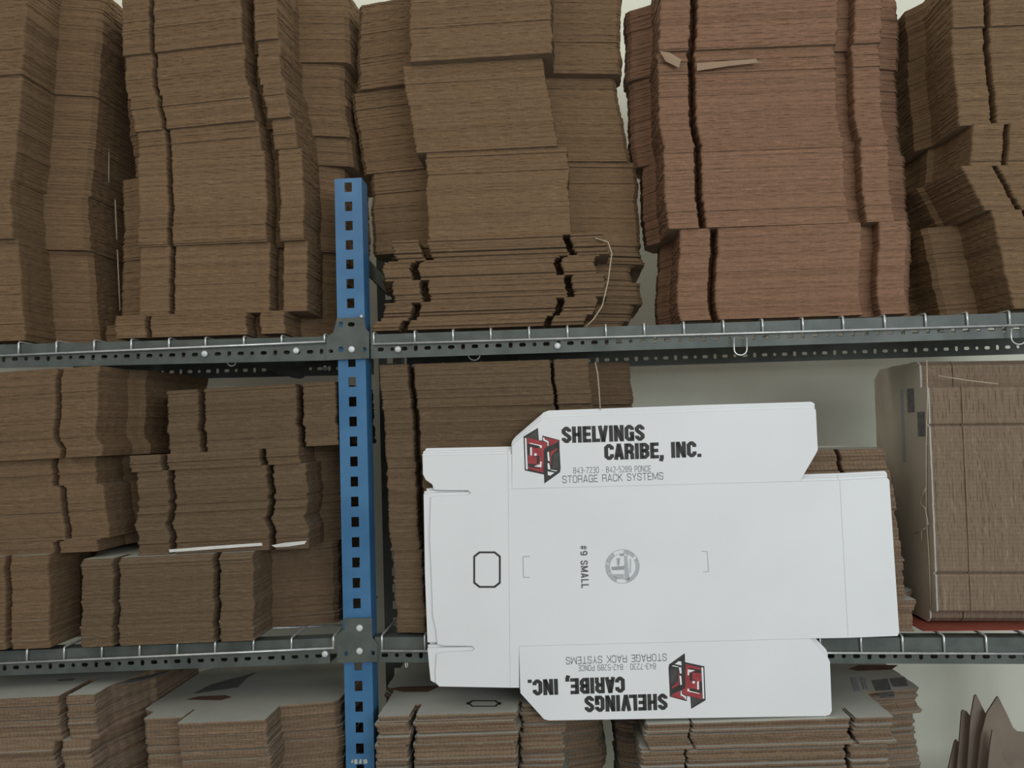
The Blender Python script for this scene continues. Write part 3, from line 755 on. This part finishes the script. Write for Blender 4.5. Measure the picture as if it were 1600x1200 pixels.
def ribbon(pts, w, closed=False):
    """list of quads following a polyline with mitred joints (2-D)"""
    V = [Vector(p) for p in pts]; n = len(V); L = []; R = []
    for i in range(n):
        if closed or 0 < i < n - 1:
            e1 = (V[i] - V[i-1]).normalized(); e2 = (V[(i+1) % n] - V[i]).normalized()
        elif i == 0: e1 = e2 = (V[1] - V[0]).normalized()
        else: e1 = e2 = (V[-1] - V[-2]).normalized()
        n1 = Vector((-e1.y, e1.x)); n2 = Vector((-e2.y, e2.x)); q = n1 + n2
        q = q * (1 / max(.5, q.length_squared / 2)) if q.length > 1e-4 else n1
        L.append(V[i] + q * w / 2); R.append(V[i] - q * w / 2)
    out = []
    for i in range(n if closed else n - 1):
        j = (i + 1) % n
        out.append([tuple(L[i]), tuple(L[j]), tuple(R[j]), tuple(R[i])])
    return out

def glyphs(t, w):
    a = t / 2; b = w - t / 2; lo = t / 2; hi = 1 - t / 2; c = .5 * min(.16, (b - a) * .5) + .04
    bowl = lambda y0, y1: [(a, y1), (b - c, y1), (b, y1 - c), (b, y0 + c), (b - c, y0), (a, y0)]
    rnd = [(a, lo + c), (a, hi - c), (a + c, hi), (b - c, hi), (b, hi - c), (b, lo + c), (b - c, lo), (a + c, lo)]
    G = {
     'S': (w, [[(b, .68), (b, hi - c), (b - c, hi), (a + c, hi), (a, hi - c), (a, .66), (a + c * .6, .57), (b - c * .6, .43), (b, .34), (b, lo + c), (b - c, lo), (a + c, lo), (a, lo + c), (a, .32)]]),
     'H': (w, [[(a, 0), (a, 1)], [(b, 0), (b, 1)], [(a, .5), (b, .5)]]),
     'E': (w * .9, [[(a, 0), (a, 1)], [(a, hi), (w * .9, hi)], [(a, .5), (w * .84, .5)], [(a, lo), (w * .9, lo)]]),
     'L': (w * .86, [[(a, 0), (a, 1)], [(a, lo), (w * .86, lo)]]),
     'V': (w * 1.08, [[(a, 1), (w * .54, 0)], [(w * .54, 0), (w * 1.08 - a, 1)]]),
     'I': (t, [[(a, 0), (a, 1)]]),
     'N': (w * 1.04, [[(a, 0), (a, 1)], [(w*1.04 - a, 0), (w*1.04 - a, 1)], [(a, .97), (w*1.04 - a, .03)]]),
     'G': (w, [[(b, .68), (b, hi - c), (b - c, hi), (a + c, hi), (a, hi - c), (a, lo + c), (a + c, lo), (b - c, lo), (b, lo + c), (b, .47), (w * .52, .47)], [(b, 0), (b, .4)]]),
     'C': (w, [[(b, .64), (b, hi - c), (b - c, hi), (a + c, hi), (a, hi - c), (a, lo + c), (a + c, lo), (b - c, lo), (b, lo + c), (b, .36)]]),
     'A': (w * 1.08, [[(a, 0), (w * .54, 1)], [(w * .54, 1), (w * 1.08 - a, 0)], [(w * .26, .27), (w * .82, .27)]]),
     'R': (w, [[(a, 0), (a, 1)], bowl(.48, hi), [(b - t * .35, .48), (b, .3), (b, 0)]]),
     'B': (w, [[(a, 0), (a, 1)], bowl(.51, hi), bowl(lo, .51)]),
     'M': (w * 1.3, [[(a, 0), (a, 1)], [(w*1.3 - a, 0), (w*1.3 - a, 1)], [(a, .97), (w * .65, .12)], [(w * .65, .12), (w*1.3 - a, .97)]]),
     'O': (w, [rnd + [rnd[0]]]), '0': (w, [rnd + [rnd[0]]]),
     'T': (w, [[(w / 2, 0), (w / 2, 1)], [(0, hi), (w, hi)]]),
     'K': (w, [[(a, 0), (a, 1)], [(b, 1), (a, .42)], [(w * .4, .56), (b, 0)]]),
     'Y': (w, [[(a, 1), (w / 2, .45), (b, 1)], [(w / 2, 0), (w / 2, .45)]]),
     'P': (w, [[(a, 0), (a, 1)], bowl(.45, hi)]),
     '8': (w, [[(a + c, .52), (a, .52 + c), (a, hi - c), (a + c, hi), (b - c, hi), (b, hi - c), (b, .52 + c), (b - c, .52), (a + c, .52)], [(a + c, .52), (a, .52 - c), (a, lo + c), (a + c, lo), (b - c, lo), (b, lo + c), (b, .52 - c), (b - c, .52)]]),
     '4': (w, [[(b - .08, 0), (b - .08, 1), (a, .3), (w, .3)]]),
     '3': (w, [[(a, hi - c * .5), (a + c, hi), (b - c, hi), (b, hi - c), (b, .52 + c), (b - c, .52), (w * .4, .52)], [(b - c, .52), (b, .52 - c), (b, lo + c), (b - c, lo), (a + c, lo), (a, lo + c * .5)]]),
     '7': (w, [[(a, hi), (b, hi), (w * .35, 0)]]),
     '2': (w, [[(a, hi - c), (a + c, hi), (b - c, hi), (b, hi - c), (b, .6), (a, lo), (w, lo)]]),
     '5': (w, [[(b, hi), (a, hi), (a, .56), (b - c, .56), (b, .56 - c), (b, lo + c), (b - c, lo), (a, lo)]]),
     '9': (w, [[(b, .42), (a + c, .42), (a, .42 + c), (a, hi - c), (a + c, hi), (b - c, hi), (b, hi - c), (b, lo + c), (b - c, lo), (a, lo + c * .6)]]),
     '-': (w * .6, [[(0, .45), (w * .55, .45)]]), '·': (w * .4, [[(w * .1, .45), (w * .3, .45)]]),
     '.': (t, [[(a, 0), (a, t * .95)]]), ',': (t, [[(a, t * .95), (a, 0), (a - t * .3, -.18)]]),
     '#': (w, [[(w * .3, .05), (w * .42, .95)], [(w * .6, .05), (w * .72, .95)], [(0, .33), (w * .95, .33)], [(w * .05, .67), (w, .67)]]),
     ' ': (w * .62, [])}
    return G
def text(s, x0, y0, x1, y1, cap, t, w, gap, up_rot=None, tf=None):
    """baseline from (x0,y0) to (x1,y1) in pixels, stretched to fit; returns polygons in pixels"""
    G = glyphs(t, w); kern = {'LV': -.16, 'CA': -.05, 'RA': -.03, 'AR': -.03, 'RV': -.05}
    if t < .15: kern = {}
    kn = [kern.get(a + b, 0) for a, b in zip(s, s[1:])] + [0]
    tot = sum(G[ch][0] + gap for ch in s) - gap + sum(kn)
    d = Vector((x1 - x0, y1 - y0)); L = d.length; ex = d / L; ey = Vector((ex.y, -ex.x)); k = L / tot
    out = []; x = 0
    for ci, ch in enumerate(s):
        gw, lines = G[ch]
        for ln in lines:
            for quad in ribbon(ln, t * (.6 if ch == '#' else 1)):
                q2 = []
                for (gx, gy) in quad:
                    v = Vector((x0, y0)) + ex * ((x + gx) * k) + ey * (gy * cap); q2.append((v.x, v.y))
                out.append([tf(q) for q in q2] if tf else q2)
        x += gw + gap + kn[ci]
    return out

def logo(tf):
    def pp(pts): return [tf((800 + x / 10, 650 + y / 10)) for x, y in pts]
    def disc(cx, cy, r): return [(cx + r * math.cos(k * math.pi / 5), cy + r * math.sin(k * math.pi / 5)) for k in range(10)]
    root = print_polys('printed_emblem', [pp([(180,320),(405,185),(420,375),(470,385),(475,305),(740,375),(745,540),(760,820),(750,880),(505,1055),(500,915),(200,850)])], INK, .0003)
    red = [[(235,335),(410,378),(535,412),(548,480),(497,522),(490,885),(252,825)], [(515,335),(722,378),(718,402),(640,445),(582,470),(576,392),(520,368)],
           [(600,560),(700,500),(716,520),(640,585),(612,625),(606,800),(590,700)]]
    print_polys('red_letterform', [pp(q) for q in red], INKRED, .0004, 'red faces of the emblem', root)
    blk = [[(240,440),(285,435),(428,472),(437,502),(350,500),(322,482),(282,472),(276,612),(245,617)], [(250,745),(385,748),(345,790),(440,810),(440,830),(255,790)],
           [(322,640),(350,622),(430,622),(428,742),(385,748),(392,640)]]
    print_polys('black_letterform', [pp(q) for q in blk], INK, .0005, 'black recesses of the emblem', root)
    print_polys('grey_letterform', [pp([(640,600),(728,562),(734,800),(622,830)]), pp([(240,325),(398,222),(406,368),(300,340)])], INKDARK, .0005, 'dark grey faces of the emblem', root)
    wh = [[(200,345),(225,345),(247,835),(217,830)], [(272,418),(466,460),(466,500),(442,500),(430,468),(282,432)], [(283,490),(311,490),(313,610),(287,620)], disc(367,602,22),
          [(440,712),(463,712),(460,802),(345,787),(425,757),(437,765)], [(485,332),(506,337),(511,367),(571,396),(570,470),(556,470),(550,412),(486,382)],
          [(550,568),(576,555),(590,702),(562,702)], [(555,742),(581,735),(601,835),(561,832)], [(556,865),(662,886),(602,930),(562,925)], [(605,838),(710,853),(690,865),(612,850)]]
    print_polys('white_letterform', [pp(q) for q in wh], PAPER, .0006, 'white gaps of the emblem', root)
INKDARK = noisy('dark_grey_ink', (.055, .053, .048), (.075, .072, .066), 80, .6)
ident = lambda q: q
for tf in (ident, flip):
    print_polys('printed_lettering', text('SHELVINGS', 878, 692.5, 1007.5, 688.5, 25.5, .215, .52, .04, tf=tf), INK, label='heavy black lettering')
    print_polys('printed_lettering', text('CARIBE, INC.', 944.5, 719, 1096, 714, 25, .215, .52, .04, tf=tf), INK, label='heavy black lettering')
    print_polys('printed_lettering', text('843-7230 · 842-5289 PONCE', 896, 740, 1017, 736.8, 9.5, .10, .62, .16, tf=tf), INKGREY, label='small thin lettering')
    print_polys('printed_lettering', text('STORAGE RACK SYSTEMS', 879, 755, 1036.5, 749.3, 11.5, .105, .78, .17, tf=tf), INKGREY, label='thin lettering')
    logo(tf)
print_polys('printed_lettering', text('#9 SMALL', 906, 852, 908.5, 919, 11.5, .17, .55, .12), INKGREY, label='size mark reading downwards')
o_ = octagon(761, 890, 43, 57, 9); i_ = octagon(761, 890, 37, 51, 7.5)
print_polys('printed_octagon', [[o_[k], o_[(k+1) % 8], i_[(k+1) % 8], i_[k]] for k in range(8)], INK, label='black octagon outline')
print_polys('corner_mark', ribbon([(828, 869), (817, 870), (818, 902), (828, 902)], 1.4) + ribbon([(1096, 861), (1105, 862), (1107, 893), (1099, 894)], 1.2), INKPALE, label='faint bracket marks')
# round maker's stamp
def arc(r0, r1, a0, a1, n):
    out = []
    for k in range(n):
        t0 = math.radians(a0 + (a1 - a0) * k / n); t1 = math.radians(a0 + (a1 - a0) * (k + 1) / n)
        out.append([(972.5 + r * math.cos(t), 885 + r * math.sin(t)) for r, t in ((r0, t0), (r0, t1), (r1, t1), (r1, t0))])
    return out
st = arc(25.8, 26.8, 0, 360, 48) + arc(20.6, 26, -85, -40, 8) + arc(20.6, 26, -30, 75, 16) + arc(20.6, 26, 112, 150, 8) + arc(20.6, 26, 152, 188, 8) + arc(20.6, 26, 192, 235, 8) + arc(19.6, 20.4, 75, 300, 30)
stamp = print_polys('round_stamp', st, INKPALE, label='pale grey round stamp')
print_polys('stamp_figure', [[(975, 868), (980, 868), (984, 906), (976, 906)], [(984, 873), (986, 873), (986, 895), (984, 895)], [(958, 897), (975, 897), (975, 904), (962, 904)], [(963, 872), (969, 872), (968, 882), (964, 882)]], INKPALE, parent=stamp)
print_polys('stamp_figure', [[(955, 886), (976, 884), (976, 890), (956, 891)], [(968, 866), (975, 865), (975, 868), (969, 869)], [(966, 872), (968, 872), (967, 884), (965, 884)]], INKMID, parent=stamp, off=.0004)
